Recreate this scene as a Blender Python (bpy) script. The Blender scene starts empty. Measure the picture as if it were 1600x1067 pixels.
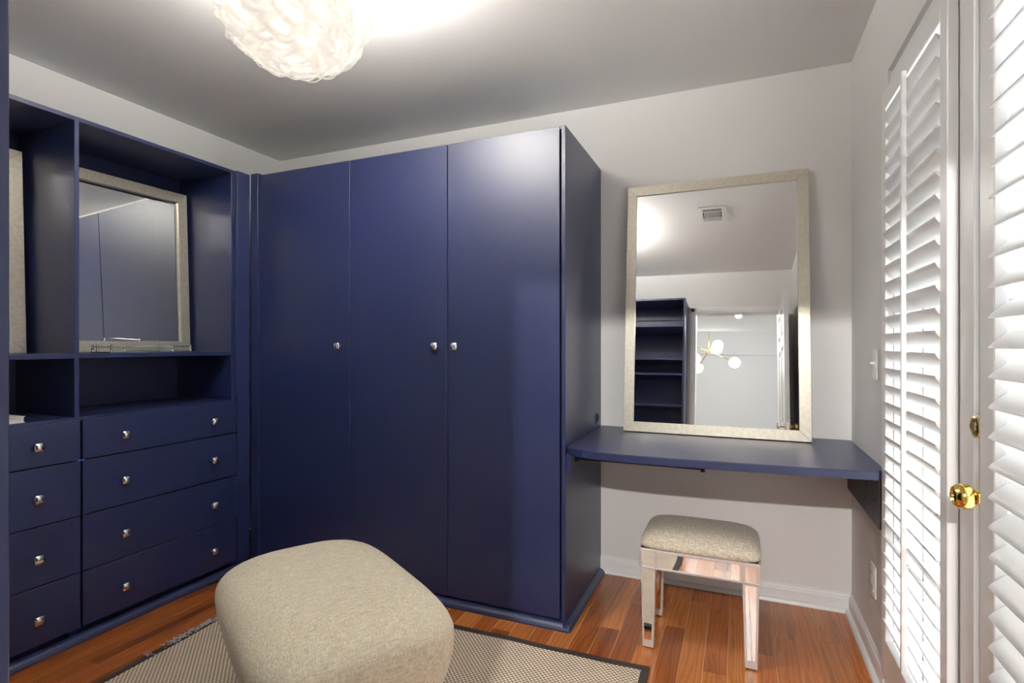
import bpy, bmesh, math, random
from mathutils import Vector, Matrix

random.seed(7)
C = bpy.context.scene.collection
S = bpy.context.scene
PI = math.pi

# ------------------------------------------------------------------ camera
cam_d = bpy.data.cameras.new('camera')
cam_d.sensor_width = 36.0
cam_d.lens = 36.0 * 841.94 / 1600.0
cam_d.shift_y = 3.06 / 1600.0
cam_d.clip_start = 0.02
cam = bpy.data.objects.new('camera', cam_d)
C.objects.link(cam)
cam.location = (0, 0, 1.1913)
cam.rotation_euler = (PI / 2, 0, math.radians(22.7708))
S.camera = cam

# ------------------------------------------------------------------ world, lights, exposure
W = bpy.data.worlds.new('daylight')
S.world = W
W.use_nodes = True
bgn = W.node_tree.nodes['Background']
bgn.inputs[0].default_value = (0.90, 0.96, 1.0, 1)
bgn.inputs[1].default_value = 1.3
sun_d = bpy.data.lights.new('sun', 'SUN')
sun_d.energy = 8.0
sun_d.angle = math.radians(1.0)
sun_d.color = (1.0, 0.97, 0.92)
sun = bpy.data.objects.new('sun', sun_d)
C.objects.link(sun)
sun.rotation_euler = Vector((0.02, -0.50, -0.86)).to_track_quat('-Z', 'Y').to_euler()   # along the house wall, onto the patio
S.view_settings.view_transform = 'Standard'
S.view_settings.look = 'None'
S.view_settings.gamma = 1.0
S.view_settings.use_curve_mapping = False
S.view_settings.exposure = 0.80

P_LAMP = 220.0        # emission of the feather lamp core
P_DOWN = 120.0        # lens of the bedroom downlight
P_SPOT = 300.0        # beam of that downlight through the doorway
P_GLOBE = 14.0
P_BULB = 84.0       # bulb of the feather lamp, shining up through its open top

# ------------------------------------------------------------------ room numbers (metres)
H = 2.44
YB = 2.788            # back wall
XL = -2.896           # left wall
XR = 0.464            # right wall
YF = -0.134           # front wall (the doorway)
TOP = 2.103           # top of the built-ins
OP0, OP1 = 0.66, 2.162   # garden door opening in the right wall
OPH = 2.108


# ------------------------------------------------------------------ helpers
def srgb(r, g, b):
    def f(c):
        c /= 255.0
        return c / 12.92 if c <= 0.04045 else ((c + 0.055) / 1.055) ** 2.4
    return (f(r), f(g), f(b), 1.0)


def mat(name, col, rough=0.5, metal=0.0, coat=0.0, spec=None, sheen=0.0):
    m = bpy.data.materials.new(name)
    m.use_nodes = True
    b = m.node_tree.nodes['Principled BSDF']
    b.inputs['Base Color'].default_value = col
    b.inputs['Roughness'].default_value = rough
    b.inputs['Metallic'].default_value = metal
    b.inputs['Coat Weight'].default_value = coat
    b.inputs['Coat Roughness'].default_value = 0.25
    if sheen:
        b.inputs['Sheen Weight'].default_value = sheen
    if spec is not None:
        b.inputs['Specular IOR Level'].default_value = spec
    return m


def nodes(m):
    nt = m.node_tree
    return nt, nt.nodes, nt.links, nt.nodes['Principled BSDF']


def add_noise_bump(m, scale=200, strength=0.1, dist=0.001, stretch=None, coord='Object'):
    nt, N, L, b = nodes(m)
    tc = N.new('ShaderNodeTexCoord')
    no = N.new('ShaderNodeTexNoise')
    no.inputs['Scale'].default_value = scale
    no.inputs['Detail'].default_value = 3
    src = tc.outputs[coord]
    if stretch:
        mp = N.new('ShaderNodeMapping')
        mp.inputs['Scale'].default_value = stretch
        L.new(src, mp.inputs[0])
        src = mp.outputs[0]
    L.new(src, no.inputs['Vector'])
    bp = N.new('ShaderNodeBump')
    bp.inputs['Strength'].default_value = strength
    bp.inputs['Distance'].default_value = dist
    L.new(no.outputs['Fac'], bp.inputs['Height'])
    L.new(bp.outputs[0], b.inputs['Normal'])
    return no


def emit(name, col, s):
    m = bpy.data.materials.new(name)
    m.use_nodes = True
    nt = m.node_tree
    nt.nodes.remove(nt.nodes['Principled BSDF'])
    e = nt.nodes.new('ShaderNodeEmission')
    e.inputs[0].default_value = col
    e.inputs[1].default_value = s
    nt.links.new(e.outputs[0], nt.nodes['Material Output'].inputs[0])
    return m


def box(bm, x0, x1, y0, y1, z0, z1, bev=0.0, seg=1):
    b2 = bmesh.new()
    vs = [b2.verts.new((x, y, z)) for x in (x0, x1) for y in (y0, y1) for z in (z0, z1)]
    for f in ((0, 1, 3, 2), (4, 6, 7, 5), (0, 4, 5, 1), (2, 3, 7, 6), (0, 2, 6, 4), (1, 5, 7, 3)):
        b2.faces.new([vs[i] for i in f])
    bmesh.ops.recalc_face_normals(b2, faces=b2.faces)
    if bev > 0:
        bmesh.ops.bevel(b2, geom=list(b2.edges), offset=bev, segments=seg, affect='EDGES', profile=0.5)
    merge(bm, b2)


def merge(bm, b2):
    me = bpy.data.meshes.new('tmp')
    b2.to_mesh(me)
    b2.free()
    bm.from_mesh(me)
    bpy.data.meshes.remove(me)


def prism(bm, pts, z0, z1, bev=0.0):
    """extrude a polygon given in x,y from z0 to z1"""
    b2 = bmesh.new()
    lo = [b2.verts.new((x, y, z0)) for x, y in pts]
    hi = [b2.verts.new((x, y, z1)) for x, y in pts]
    n = len(pts)
    b2.faces.new(lo[::-1])
    b2.faces.new(hi)
    for i in range(n):
        b2.faces.new((lo[i], lo[(i + 1) % n], hi[(i + 1) % n], hi[i]))
    bmesh.ops.recalc_face_normals(b2, faces=b2.faces)
    if bev:
        es = [e for e in b2.edges if abs(e.verts[0].co.z - e.verts[1].co.z) < 1e-6]
        bmesh.ops.bevel(b2, geom=es, offset=bev, segments=2, affect='EDGES')
    merge(bm, b2)


def extr(bm, prof, axis, a0, a1, flip=False):
    """extrude a 2-D profile along an axis. axis 'x': prof=(y,z); axis 'y': prof=(x,z)"""
    b2 = bmesh.new()
    def P(q, a):
        return (a, q[0], q[1]) if axis == 'x' else (q[0], a, q[1])
    A = [b2.verts.new(P(q, a0)) for q in prof]
    B = [b2.verts.new(P(q, a1)) for q in prof]
    n = len(prof)
    b2.faces.new(A)
    b2.faces.new(B[::-1])
    for i in range(n):
        b2.faces.new((A[i], B[i], B[(i + 1) % n], A[(i + 1) % n]))
    bmesh.ops.recalc_face_normals(b2, faces=b2.faces)
    merge(bm, b2)


def lathe(bm, prof, M=None, seg=24):
    """revolve (r,z) profile about z; M places it"""
    b2 = bmesh.new()
    rings = []
    for r, z in prof:
        if r < 1e-6:
            rings.append([b2.verts.new((0, 0, z))])
        else:
            rings.append([b2.verts.new((r * math.cos(2 * PI * i / seg), r * math.sin(2 * PI * i / seg), z)) for i in range(seg)])
    for a, b in zip(rings, rings[1:]):
        for i in range(seg):
            j = (i + 1) % seg
            if len(a) == 1 and len(b) == 1:
                continue
            if len(a) == 1:
                b2.faces.new((a[0], b[i], b[j]))
            elif len(b) == 1:
                b2.faces.new((a[i], a[j], b[0]))
            else:
                b2.faces.new((a[i], a[j], b[j], b[i]))
    bmesh.ops.recalc_face_normals(b2, faces=b2.faces)
    if M is not None:
        bmesh.ops.transform(b2, matrix=M, verts=b2.verts)
    merge(bm, b2)


def tube(bm, p0, p1, r, seg=10):
    p0, p1 = Vector(p0), Vector(p1)
    d = p1 - p0
    M = Matrix.Translation(p0) @ d.to_track_quat('Z', 'Y').to_matrix().to_4x4()
    lathe(bm, [(0, 0), (r, 0), (r, d.length), (0, d.length)], M, seg)


def obj(name, bm, m, parent=None, smooth=False, local=False):
    me = bpy.data.meshes.new(name)
    if parent is not None and not local:
        off = parent.location.copy()
        pp = parent.parent
        while pp is not None:
            off += pp.location
            pp = pp.parent
        bmesh.ops.translate(bm, verts=bm.verts, vec=-off)
    bm.to_mesh(me)
    bm.free()
    if m is not None:
        me.materials.append(m)
    if smooth:
        for p in me.polygons:
            p.use_smooth = True
        if smooth != 'all':
            try:
                me.set_sharp_from_angle(angle=math.radians(smooth if smooth is not True else 40))
            except Exception:
                pass
    o = bpy.data.objects.new(name, me)
    C.objects.link(o)
    if parent is not None:
        o.parent = parent
    return o


def thing(name, label, cat, loc=(0, 0, 0), rotz=0, group=None):
    o = bpy.data.objects.new(name, None)
    o.empty_display_size = 0.1
    C.objects.link(o)
    o.location = loc
    o.rotation_euler = (0, 0, rotz)
    tag(o, label, cat, group)
    return o


def tag(o, label, cat, group=None):
    o['label'] = label
    o['category'] = cat
    if group:
        o['group'] = group
    return o


def struct(o, label, cat):
    o['kind'] = 'structure'
    return tag(o, label, cat)


def bxo(name, m, parent, *a, bev=0.0, seg=1, smooth=False, local=False):
    bm = bmesh.new()
    box(bm, *a, bev=bev, seg=seg)
    return obj(name, bm, m, parent, smooth, local)


def share(name, src, parent, loc):
    o = bpy.data.objects.new(name, src.data)
    C.objects.link(o)
    o.parent = parent
    o.location = loc
    return o


# ------------------------------------------------------------------ materials
M_wall = mat('wall_paint', srgb(231, 230, 228), 0.75)
add_noise_bump(M_wall, 350, 0.06, 0.0006)
M_ceil = mat('ceiling_paint', srgb(238, 238, 237), 0.85)
add_noise_bump(M_ceil, 250, 0.06, 0.0006)
M_trim = mat('white_trim', srgb(238, 238, 238), 0.35)
M_white = mat('white_shutter', srgb(243, 243, 243), 0.3)
M_blue = mat('navy_lacquer', srgb(28, 38, 80), 0.42, coat=0.55)
M_blue.node_tree.nodes['Principled BSDF'].inputs['Coat Roughness'].default_value = 0.40
add_noise_bump(M_blue, 160, 0.05, 0.0006)
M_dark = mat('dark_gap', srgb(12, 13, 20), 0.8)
M_chrome = mat('chrome', (0.85, 0.85, 0.87, 1), 0.06, 1.0)
M_brass = mat('brass', srgb(226, 196, 110), 0.12, 1.0)
M_mirror = mat('mirror_glass', (0.93, 0.94, 0.94, 1), 0.0, 1.0)
M_black = mat('black_metal', srgb(22, 21, 22), 0.4, 0.6)
M_brk = mat('charcoal_board', srgb(70, 70, 76), 0.5)
M_plastic = mat('white_plastic', srgb(238, 238, 236), 0.3)
M_nickel = mat('nickel', (0.72, 0.68, 0.63, 1), 0.2, 1.0)
M_tape = mat('blue_tape', srgb(60, 140, 225), 0.6)
M_grey = mat('grey_panel', srgb(150, 156, 162), 0.5)
M_vent = mat('vent_dark', srgb(62, 62, 62), 0.7)
M_carpet = mat('carpet', srgb(190, 184, 174), 0.95)
M_ground = mat('patio', srgb(200, 200, 196), 0.9)


def mk_frame_mat():
    m = mat('champagne_leaf', srgb(206, 196, 176), 0.38, 0.55)
    nt, N, L, b = nodes(m)
    tc = N.new('ShaderNodeTexCoord')
    n1 = N.new('ShaderNodeTexNoise')
    n1.inputs['Scale'].default_value = 60
    n1.inputs['Detail'].default_value = 6
    L.new(tc.outputs['Object'], n1.inputs['Vector'])
    cr = N.new('ShaderNodeValToRGB')
    cr.color_ramp.elements[0].position = 0.3
    cr.color_ramp.elements[0].color = srgb(198, 191, 174)
    cr.color_ramp.elements[1].position = 0.65
    cr.color_ramp.elements[1].color = srgb(213, 207, 193)
    L.new(n1.outputs['Fac'], cr.inputs[0])
    L.new(cr.outputs[0], b.inputs['Base Color'])
    bp = N.new('ShaderNodeBump')
    bp.inputs['Strength'].default_value = 0.12
    bp.inputs['Distance'].default_value = 0.0005
    n2 = N.new('ShaderNodeTexNoise')
    n2.inputs['Scale'].default_value = 300
    L.new(tc.outputs['Object'], n2.inputs['Vector'])
    L.new(n2.outputs['Fac'], bp.inputs['Height'])
    L.new(bp.outputs[0], b.inputs['Normal'])
    return m


M_frame = mk_frame_mat()
M_stoolwood = mat('silver_paint', srgb(208, 198, 192), 0.35, 0.25)


def mk_wood():
    m = mat('oak_plank', (0.3, 0.12, 0.04, 1), 0.24, coat=0.2)
    nt, N, L, b = nodes(m)
    b.inputs['Coat Roughness'].default_value = 0.12
    tc = N.new('ShaderNodeTexCoord')
    oi = N.new('ShaderNodeObjectInfo')
    mp = N.new('ShaderNodeMapping')
    mp.inputs['Scale'].default_value = (1.0, 0.09, 1.0)
    add = N.new('ShaderNodeVectorMath')
    add.operation = 'ADD'
    mul = N.new('ShaderNodeVectorMath')
    mul.operation = 'SCALE'
    mul.inputs['Scale'].default_value = 37.0
    cmb = N.new('ShaderNodeCombineXYZ')
    L.new(oi.outputs['Random'], cmb.inputs[0])
    L.new(oi.outputs['Random'], cmb.inputs[2])
    L.new(cmb.outputs[0], mul.inputs[0])
    L.new(tc.outputs['Object'], mp.inputs[0])
    L.new(mp.outputs[0], add.inputs[0])
    L.new(mul.outputs[0], add.inputs[1])
    # cathedral grain
    wv = N.new('ShaderNodeTexWave')
    wv.wave_type = 'BANDS'
    wv.bands_direction = 'X'
    wv.inputs['Scale'].default_value = 17
    wv.inputs['Distortion'].default_value = 14.0
    wv.inputs['Detail'].default_value = 2.5
    wv.inputs['Detail Scale'].default_value = 1.3
    L.new(add.outputs[0], wv.inputs['Vector'])
    n2 = N.new('ShaderNodeTexNoise')
    n2.inputs['Scale'].default_value = 9
    n2.inputs['Detail'].default_value = 5
    L.new(add.outputs[0], n2.inputs['Vector'])
    n3 = N.new('ShaderNodeTexNoise')
    n3.inputs['Scale'].default_value = 300
    n3.inputs['Detail'].default_value = 2
    L.new(add.outputs[0], n3.inputs['Vector'])
    cr = N.new('ShaderNodeValToRGB')
    cr.color_ramp.elements[0].position = 0.0
    cr.color_ramp.elements[0].color = (0.66, 0.62, 0.58, 1)
    cr.color_ramp.elements[1].position = 0.6
    cr.color_ramp.elements[1].color = (1, 1, 1, 1)
    L.new(wv.outputs['Fac'], cr.inputs[0])
    cr2 = N.new('ShaderNodeValToRGB')
    cr2.color_ramp.elements[0].position = 0.30
    cr2.color_ramp.elements[0].color = (0.30, 0.22, 0.18, 1)
    cr2.color_ramp.elements[1].position = 0.46
    cr2.color_ramp.elements[1].color = (1, 1, 1, 1)
    L.new(n2.outputs['Fac'], cr2.inputs[0])
    mx = N.new('ShaderNodeMix')
    mx.data_type = 'RGBA'
    mx.blend_type = 'MULTIPLY'
    mx.inputs[0].default_value = 0.75
    L.new(oi.outputs['Color'], mx.inputs[6])
    L.new(cr.outputs[0], mx.inputs[7])
    mx2 = N.new('ShaderNodeMix')
    mx2.data_type = 'RGBA'
    mx2.blend_type = 'MULTIPLY'
    mx2.inputs[0].default_value = 0.8
    L.new(mx.outputs[2], mx2.inputs[6])
    L.new(cr2.outputs[0], mx2.inputs[7])
    L.new(mx2.outputs[2], b.inputs['Base Color'])
    bp = N.new('ShaderNodeBump')
    bp.inputs['Strength'].default_value = 0.08
    bp.inputs['Distance'].default_value = 0.0006
    L.new(n3.outputs['Fac'], bp.inputs['Height'])
    L.new(bp.outputs[0], b.inputs['Normal'])
    return m


M_wood = mk_wood()
M_seam = mat('plank_seam', srgb(222, 178, 136), 0.5)


def mk_weave(name, c1, c2, sx, sy, rough=0.95):
    """basket weave: two interlocking sets of strands"""
    m = mat(name, c1, rough)
    nt, N, L, b = nodes(m)
    tc = N.new('ShaderNodeTexCoord')
    sep = N.new('ShaderNodeSeparateXYZ')
    L.new(tc.outputs['Object'], sep.inputs[0])
    def sn(src, k):
        a = N.new('ShaderNodeMath'); a.operation = 'MULTIPLY'; a.inputs[1].default_value = k
        L.new(src, a.inputs[0])
        s = N.new('ShaderNodeMath'); s.operation = 'SINE'
        L.new(a.outputs[0], s.inputs[0])
        return s.outputs[0]
    a = sn(sep.outputs[0], 2 * PI / sx)
    c = sn(sep.outputs[1], 2 * PI / sy)
    pr = N.new('ShaderNodeMath'); pr.operation = 'MULTIPLY'
    L.new(a, pr.inputs[0]); L.new(c, pr.inputs[1])
    mr = N.new('ShaderNodeMapRange')
    mr.inputs[1].default_value = -0.35
    mr.inputs[2].default_value = 0.35
    L.new(pr.outputs[0], mr.inputs[0])
    no = N.new('ShaderNodeTexNoise')
    no.inputs['Scale'].default_value = 12
    no.inputs['Detail'].default_value = 4
    L.new(tc.outputs['Object'], no.inputs['Vector'])
    mx = N.new('ShaderNodeMix'); mx.data_type = 'RGBA'
    mx.inputs[6].default_value = c1
    mx.inputs[7].default_value = c2
    L.new(mr.outputs[0], mx.inputs[0])
    mx2 = N.new('ShaderNodeMix'); mx2.data_type = 'RGBA'; mx2.blend_type = 'MULTIPLY'
    mx2.inputs[0].default_value = 0.35
    cr = N.new('ShaderNodeValToRGB')
    cr.color_ramp.elements[0].position = 0.3
    cr.color_ramp.elements[0].color = (0.7, 0.68, 0.66, 1)
    cr.color_ramp.elements[1].position = 0.7
    L.new(no.outputs['Fac'], cr.inputs[0])
    L.new(mx.outputs[2], mx2.inputs[6]); L.new(cr.outputs[0], mx2.inputs[7])
    L.new(mx2.outputs[2], b.inputs['Base Color'])
    bp = N.new('ShaderNodeBump')
    bp.inputs['Strength'].default_value = 0.5
    bp.inputs['Distance'].default_value = 0.002
    L.new(pr.outputs[0], bp.inputs['Height'])
    L.new(bp.outputs[0], b.inputs['Normal'])
    return m


M_rug = mk_weave('sisal_weave', srgb(164, 126, 86), srgb(244, 236, 222), 0.0175, 0.0175)
M_border = mat('rug_binding', srgb(62, 52, 48), 0.9)
add_noise_bump(M_border, 500, 0.4, 0.001)
M_fray = mat('frayed_thread', srgb(190, 190, 194), 0.9)


def mk_fabric(name, c1, c2, st, scale=90, bump=0.25):
    m = mat(name, c1, 0.92, sheen=0.15)
    nt, N, L, b = nodes(m)
    tc = N.new('ShaderNodeTexCoord')
    def nz(stretch, sc):
        mp = N.new('ShaderNodeMapping')
        mp.inputs['Scale'].default_value = stretch
        L.new(tc.outputs['Object'], mp.inputs[0])
        no = N.new('ShaderNodeTexNoise')
        no.inputs['Scale'].default_value = sc
        no.inputs['Detail'].default_value = 4
        L.new(mp.outputs[0], no.inputs['Vector'])
        return no.outputs['Fac']
    a = nz(st[0], scale)
    c = nz(st[1], scale)
    ad = N.new('ShaderNodeMath'); ad.operation = 'ADD'
    L.new(a, ad.inputs[0]); L.new(c, ad.inputs[1])
    mr = N.new('ShaderNodeMapRange')
    mr.inputs[1].default_value = 0.75
    mr.inputs[2].default_value = 1.25
    L.new(ad.outputs[0], mr.inputs[0])
    mx = N.new('ShaderNodeMix'); mx.data_type = 'RGBA'
    mx.inputs[6].default_value = c1
    mx.inputs[7].default_value = c2
    L.new(mr.outputs[0], mx.inputs[0])
    L.new(mx.outputs[2], b.inputs['Base Color'])
    bp = N.new('ShaderNodeBump')
    bp.inputs['Strength'].default_value = bump
    bp.inputs['Distance'].default_value = 0.0015
    L.new(ad.outputs[0], bp.inputs['Height'])
    L.new(bp.outputs[0], b.inputs['Normal'])
    return m


M_linen = mk_fabric('oatmeal_linen', srgb(214, 199, 170), srgb(250, 240, 217), ((1, 0.10, 1), (0.3, 1, 0.3)), 300, 0.35)
M_seat = mk_fabric('stool_fabric', srgb(172, 160, 142), srgb(222, 210, 190), ((1, 1, 1), (0.6, 1, 0.6)), 160, 0.3)
M_leg = mat('grey_wood', srgb(128, 120, 110), 0.5)


def mk_glass(name, tint=(1, 1, 1, 1), gl=0.06):
    m = bpy.data.materials.new(name)
    m.use_nodes = True
    nt = m.node_tree
    nt.nodes.remove(nt.nodes['Principled BSDF'])
    t = nt.nodes.new('ShaderNodeBsdfTransparent')
    t.inputs[0].default_value = tint
    g = nt.nodes.new('ShaderNodeBsdfGlossy')
    g.inputs['Roughness'].default_value = 0.02
    mx = nt.nodes.new('ShaderNodeMixShader')
    mx.inputs[0].default_value = gl
    nt.links.new(t.outputs[0], mx.inputs[1])
    nt.links.new(g.outputs[0], mx.inputs[2])
    nt.links.new(mx.outputs[0], nt.nodes['Material Output'].inputs[0])
    return m


M_glass = mk_glass('window_glass')
M_trayglass = mk_glass('tray_glass', (0.75, 0.95, 0.88, 1), 0.25)


def mk_feather():
    m = bpy.data.materials.new('white_feather')
    m.use_nodes = True
    nt = m.node_tree
    N, L = nt.nodes, nt.links
    N.remove(N['Principled BSDF'])
    d = N.new('ShaderNodeBsdfDiffuse'); d.inputs[0].default_value = (0.9, 0.89, 0.87, 1)
    t = N.new('ShaderNodeBsdfTranslucent'); t.inputs[0].default_value = (0.97, 0.95, 0.92, 1)
    tr = N.new('ShaderNodeBsdfTransparent')
    m1 = N.new('ShaderNodeMixShader'); m1.inputs[0].default_value = 0.5
    L.new(d.outputs[0], m1.inputs[1]); L.new(t.outputs[0], m1.inputs[2])
    m2 = N.new('ShaderNodeMixShader'); m2.inputs[0].default_value = 0.25
    L.new(m1.outputs[0], m2.inputs[1]); L.new(tr.outputs[0], m2.inputs[2])
    em = N.new('ShaderNodeEmission'); em.inputs[0].default_value = (1, 0.97, 0.93, 1); em.inputs[1].default_value = 0.08
    ad = N.new('ShaderNodeAddShader')
    L.new(m2.outputs[0], ad.inputs[0]); L.new(em.outputs[0], ad.inputs[1])
    L.new(ad.outputs[0], N['Material Output'].inputs[0])
    return m


M_feather = mk_feather()
M_core = emit('lamp_glow', (1.0, 0.95, 0.88, 1), P_LAMP)
M_globe = emit('globe_glow', (1.0, 0.96, 0.9, 1), P_GLOBE)
M_down = emit('downlight_glow', (1.0, 0.96, 0.9, 1), P_DOWN)

# ================================================================== THE SETTING
# ---- floor with planks
fl = bxo('floor', M_seam, None, XL, XR, YF - 0.12, YB, -0.05, -0.0012)
struct(fl, 'warm brown hardwood plank floor of the dressing room', 'floor')
PW = 0.083
tones = [srgb(184, 106, 46), srgb(168, 92, 38), srgb(196, 120, 56), srgb(154, 82, 34), srgb(176, 100, 42), srgb(188, 112, 50), srgb(164, 92, 40)]
x = -0.70 - PW * 27
x_hi = XR
row = 0
while x < XR - 0.001:
    x0, x1 = max(x, XL), min(x + PW, XR)
    if x1 - x0 > 0.004:
        y = YF - 0.12 - random.uniform(0.0, 0.8)
        while y < YB:
            ln = random.uniform(0.55, 1.25)
            y0, y1 = max(y, YF - 0.12), min(y + ln, YB)
            if y1 - y0 > 0.02:
                bm = bmesh.new()
                g = 0.0010
                hx, hy = (x1 - x0) / 2 - g, (y1 - y0) / 2 - g * 0.5
                box(bm, -hx, hx, -hy, hy, -0.004, 0.0)
                es = [e for e in bm.edges if e.verts[0].co.z > -0.001 and e.verts[1].co.z > -0.001 and abs(e.verts[0].co.x - e.verts[1].co.x) < 1e-6]
                bmesh.ops.bevel(bm, geom=es, offset=0.0007, segments=1, affect='EDGES')
                o = obj('plank', bm, M_wood, fl, local=True)
                o.location = ((x0 + x1) / 2, (y0 + y1) / 2, 0)
                t = random.choice(tones)
                k = random.uniform(0.9, 1.25)
                o.color = (t[0] * k, t[1] * k, t[2] * k, 1)
            y += ln
    x += PW
    row += 1

# ---- ceiling and walls
struct(bxo('ceiling', M_ceil, None, XL - 0.12, XR + 0.14, YF - 0.12, YB + 0.12, H, H + 0.1), 'flat pale grey dressing room ceiling', 'ceiling')
struct(bxo('wall_back', M_wall, None, XL - 0.12, XR + 0.14, YB, YB + 0.12, 0, H), 'pale grey wall behind the desk and wardrobe', 'wall')
struct(bxo('wall_left', M_wall, None, XL - 0.12, XL, YF - 0.12, YB, 0, H), 'pale grey wall behind the drawer unit', 'wall')
bm = bmesh.new()
WT = 0.14
box(bm, XR, XR + WT, OP1, YB, 0, H)
box(bm, XR, XR + WT, YF - 0.12, OP0, 0, H)
box(bm, XR, XR + WT, OP0, OP1, OPH, H)
struct(obj('wall_right', bm, M_wall), 'pale grey wall with the garden door opening', 'wall')
DX0, DX1, DH = -0.382, 0.340, 2.032      # doorway in the front wall
bm = bmesh.new()
box(bm, XL, DX0, YF - 0.12, YF, 0, H)
box(bm, DX1, XR, YF - 0.12, YF, 0, H)
box(bm, DX0, DX1, YF - 0.12, YF, DH, H)
struct(obj('wall_front', bm, M_wall), 'pale wall with the open bedroom doorway', 'wall')

# ---- baseboards with quarter round
bh = 0.082
prof = [(0, 0), (0.030, 0), (0.0295, 0.006), (0.026, 0.013), (0.020, 0.018), (0.013, 0.020), (0.013, 0.058), (0.011, 0.064), (0.011, 0.068), (0.006, 0.076), (0.005, bh), (0, bh)]
bm = bmesh.new()
extr(bm, [(YB - a, z) for a, z in prof], 'x', -0.664, XR)
struct(obj('baseboard_back', bm, M_trim), 'white baseboard with quarter round under the desk wall', 'baseboard')
bm = bmesh.new()
extr(bm, [(XR - a, z) for a, z in prof], 'y', OP1 + 0.002, YB)
struct(obj('baseboard_right', bm, M_trim), 'white baseboard beside the garden doors', 'baseboard')

# ---- doorway casing (room side) and jamb
bm = bmesh.new()
cw = 0.060
for (a, b) in ((DX0 - cw, DX0), (DX1, DX1 + cw)):
    box(bm, a, b, YF, YF + 0.012, 0, DH + cw, bev=0.003)
    box(bm, a + 0.012, b - 0.012, YF + 0.012, YF + 0.018, 0, DH + cw - 0.012, bev=0.002)
box(bm, DX0, DX1, YF, YF + 0.012, DH, DH + cw, bev=0.003)
box(bm, DX0 - cw + 0.012, DX1 + cw - 0.012, YF + 0.012, YF + 0.018, DH + 0.012, DH + cw - 0.012, bev=0.002)
struct(obj('trim_1', bm, M_trim), 'white moulded casing around the bedroom doorway', 'door casing')

# ---- six panel bedroom door, swung open into the room
d3 = thing('door_3', 'open white six panel bedroom door beside its casing', 'door', (0.338, YF + 0.02, 0))
d3['kind'] = 'structure'
DW = 0.72
bm = bmesh.new()
# leaf in local coords: x thickness 0..0.034, y 0..DW ; panels recessed on both faces
st, rl = 0.105, 0.11
zs = [(0.24, 0.86), (0.98, 1.60), (1.70, 1.92)]
ys = [(st, DW / 2 - 0.045), (DW / 2 + 0.045, DW - st)]
def grid_panel(bm, w, z0, z1, holes_y, holes_z, x0, x1, rec):
    ycuts = sorted({0, w} | {v for h in holes_y for v in h})
    zcuts = sorted({z0, z1} | {v for h in holes_z for v in h})
    for i in range(len(ycuts) - 1):
        for j in range(len(zcuts) - 1):
            ya, yb, za, zb = ycuts[i], ycuts[i + 1], zcuts[j], zcuts[j + 1]
            hole = (ya, yb) in holes_y and (za, zb) in holes_z
            r = rec if hole else 0
            box(bm, x0 + r, x1 - r, ya, yb, za, zb)
grid_panel(bm, DW, 0.01, 2.025, ys, zs, 0, 0.034, 0.009)
obj('leaf', bm, M_trim, d3, local=True)
for (ya, yb) in ys:
    for (za, zb) in zs:
        bm = bmesh.new()
        box(bm, 0.002, 0.032, ya + 0.028, yb - 0.028, za + 0.028, zb - 0.028, bev=0.006)
        obj('raised_panel', bm, M_trim, d3, local=True)
kn = [(0, 0), (0.030, 0), (0.030, 0.004), (0.012, 0.010), (0.011, 0.022), (0.020, 0.030), (0.027, 0.042), (0.025, 0.055), (0.012, 0.061), (0, 0.062)]
bm = bmesh.new(); lathe(bm, kn, Matrix.Translation((0, DW - 0.065, 0.94)) @ Matrix.Rotation(-PI / 2, 4, 'Y'))
obj('door_knob', bm, M_chrome, d3, smooth=True, local=True)
bm = bmesh.new(); lathe(bm, kn, Matrix.Translation((0.034, DW - 0.065, 0.94)) @ Matrix.Rotation(PI / 2, 4, 'Y'))
obj('door_knob', bm, M_brass, d3, smooth=True, local=True)
bm = bmesh.new(); box(bm, 0.006, 0.028, DW, DW + 0.0015, 0.91, 0.97); box(bm, 0.012, 0.022, DW, DW + 0.008, 0.933, 0.947)
obj('latch_plate', bm, M_nickel, d3, local=True)

# ---- garden door leaves (glazed) in the right wall
def leaf(name, y0, y1, x0, label, s=0.10):
    d = thing(name, label, 'door', (x0, (y0 + y1) / 2, 0))
    d['kind'] = 'structure'
    t = 0.04
    bm = bmesh.new()
    box(bm, x0, x0 + t, y0, y0 + s, 0.005, 2.09)
    box(bm, x0, x0 + t, y1 - s, y1, 0.005, 2.09)
    box(bm, x0, x0 + t, y0 + s, y1 - s, 0.005, 0.20)
    box(bm, x0, x0 + t, y0 + s, y1 - s, 1.98, 2.09)
    obj('door_frame', bm, M_trim, d)
    ny, nz = 2, 5
    gy = (y1 - y0 - 2 * s) / ny
    gz = 1.78 / nz
    for i in range(ny):
        for j in range(nz):
            bxo('glass_pane', M_glass, d, x0 + 0.018, x0 + 0.022, y0 + s + gy * i, y0 + s + gy * (i + 1), 0.20 + gz * j, 0.20 + gz * (j + 1))
    for i in range(1, ny):
        yy = y0 + s + gy * i
        bxo('muntin', M_trim, d, x0 + 0.008, x0 + 0.032, yy - 0.010, yy + 0.010, 0.20, 1.98)
    for j in range(1, nz):
        zz = 0.20 + gz * j
        bxo('muntin', M_trim, d, x0 + 0.009, x0 + 0.031, y0 + s, y1 - s, zz - 0.010, zz + 0.010)
    return d

g1 = leaf('door_1', 1.527, 2.155, 0.470, 'white glazed garden door leaf beside the desk', 0.045)
g2 = leaf('door_2', OP0 + 0.006, 1.523, 0.478, 'white glazed garden door leaf with brass knob')
bxo('astragal', M_trim, g2, 0.467, 0.478, 1.452, 1.5265, 0.005, 2.09, bev=0.002)
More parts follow.
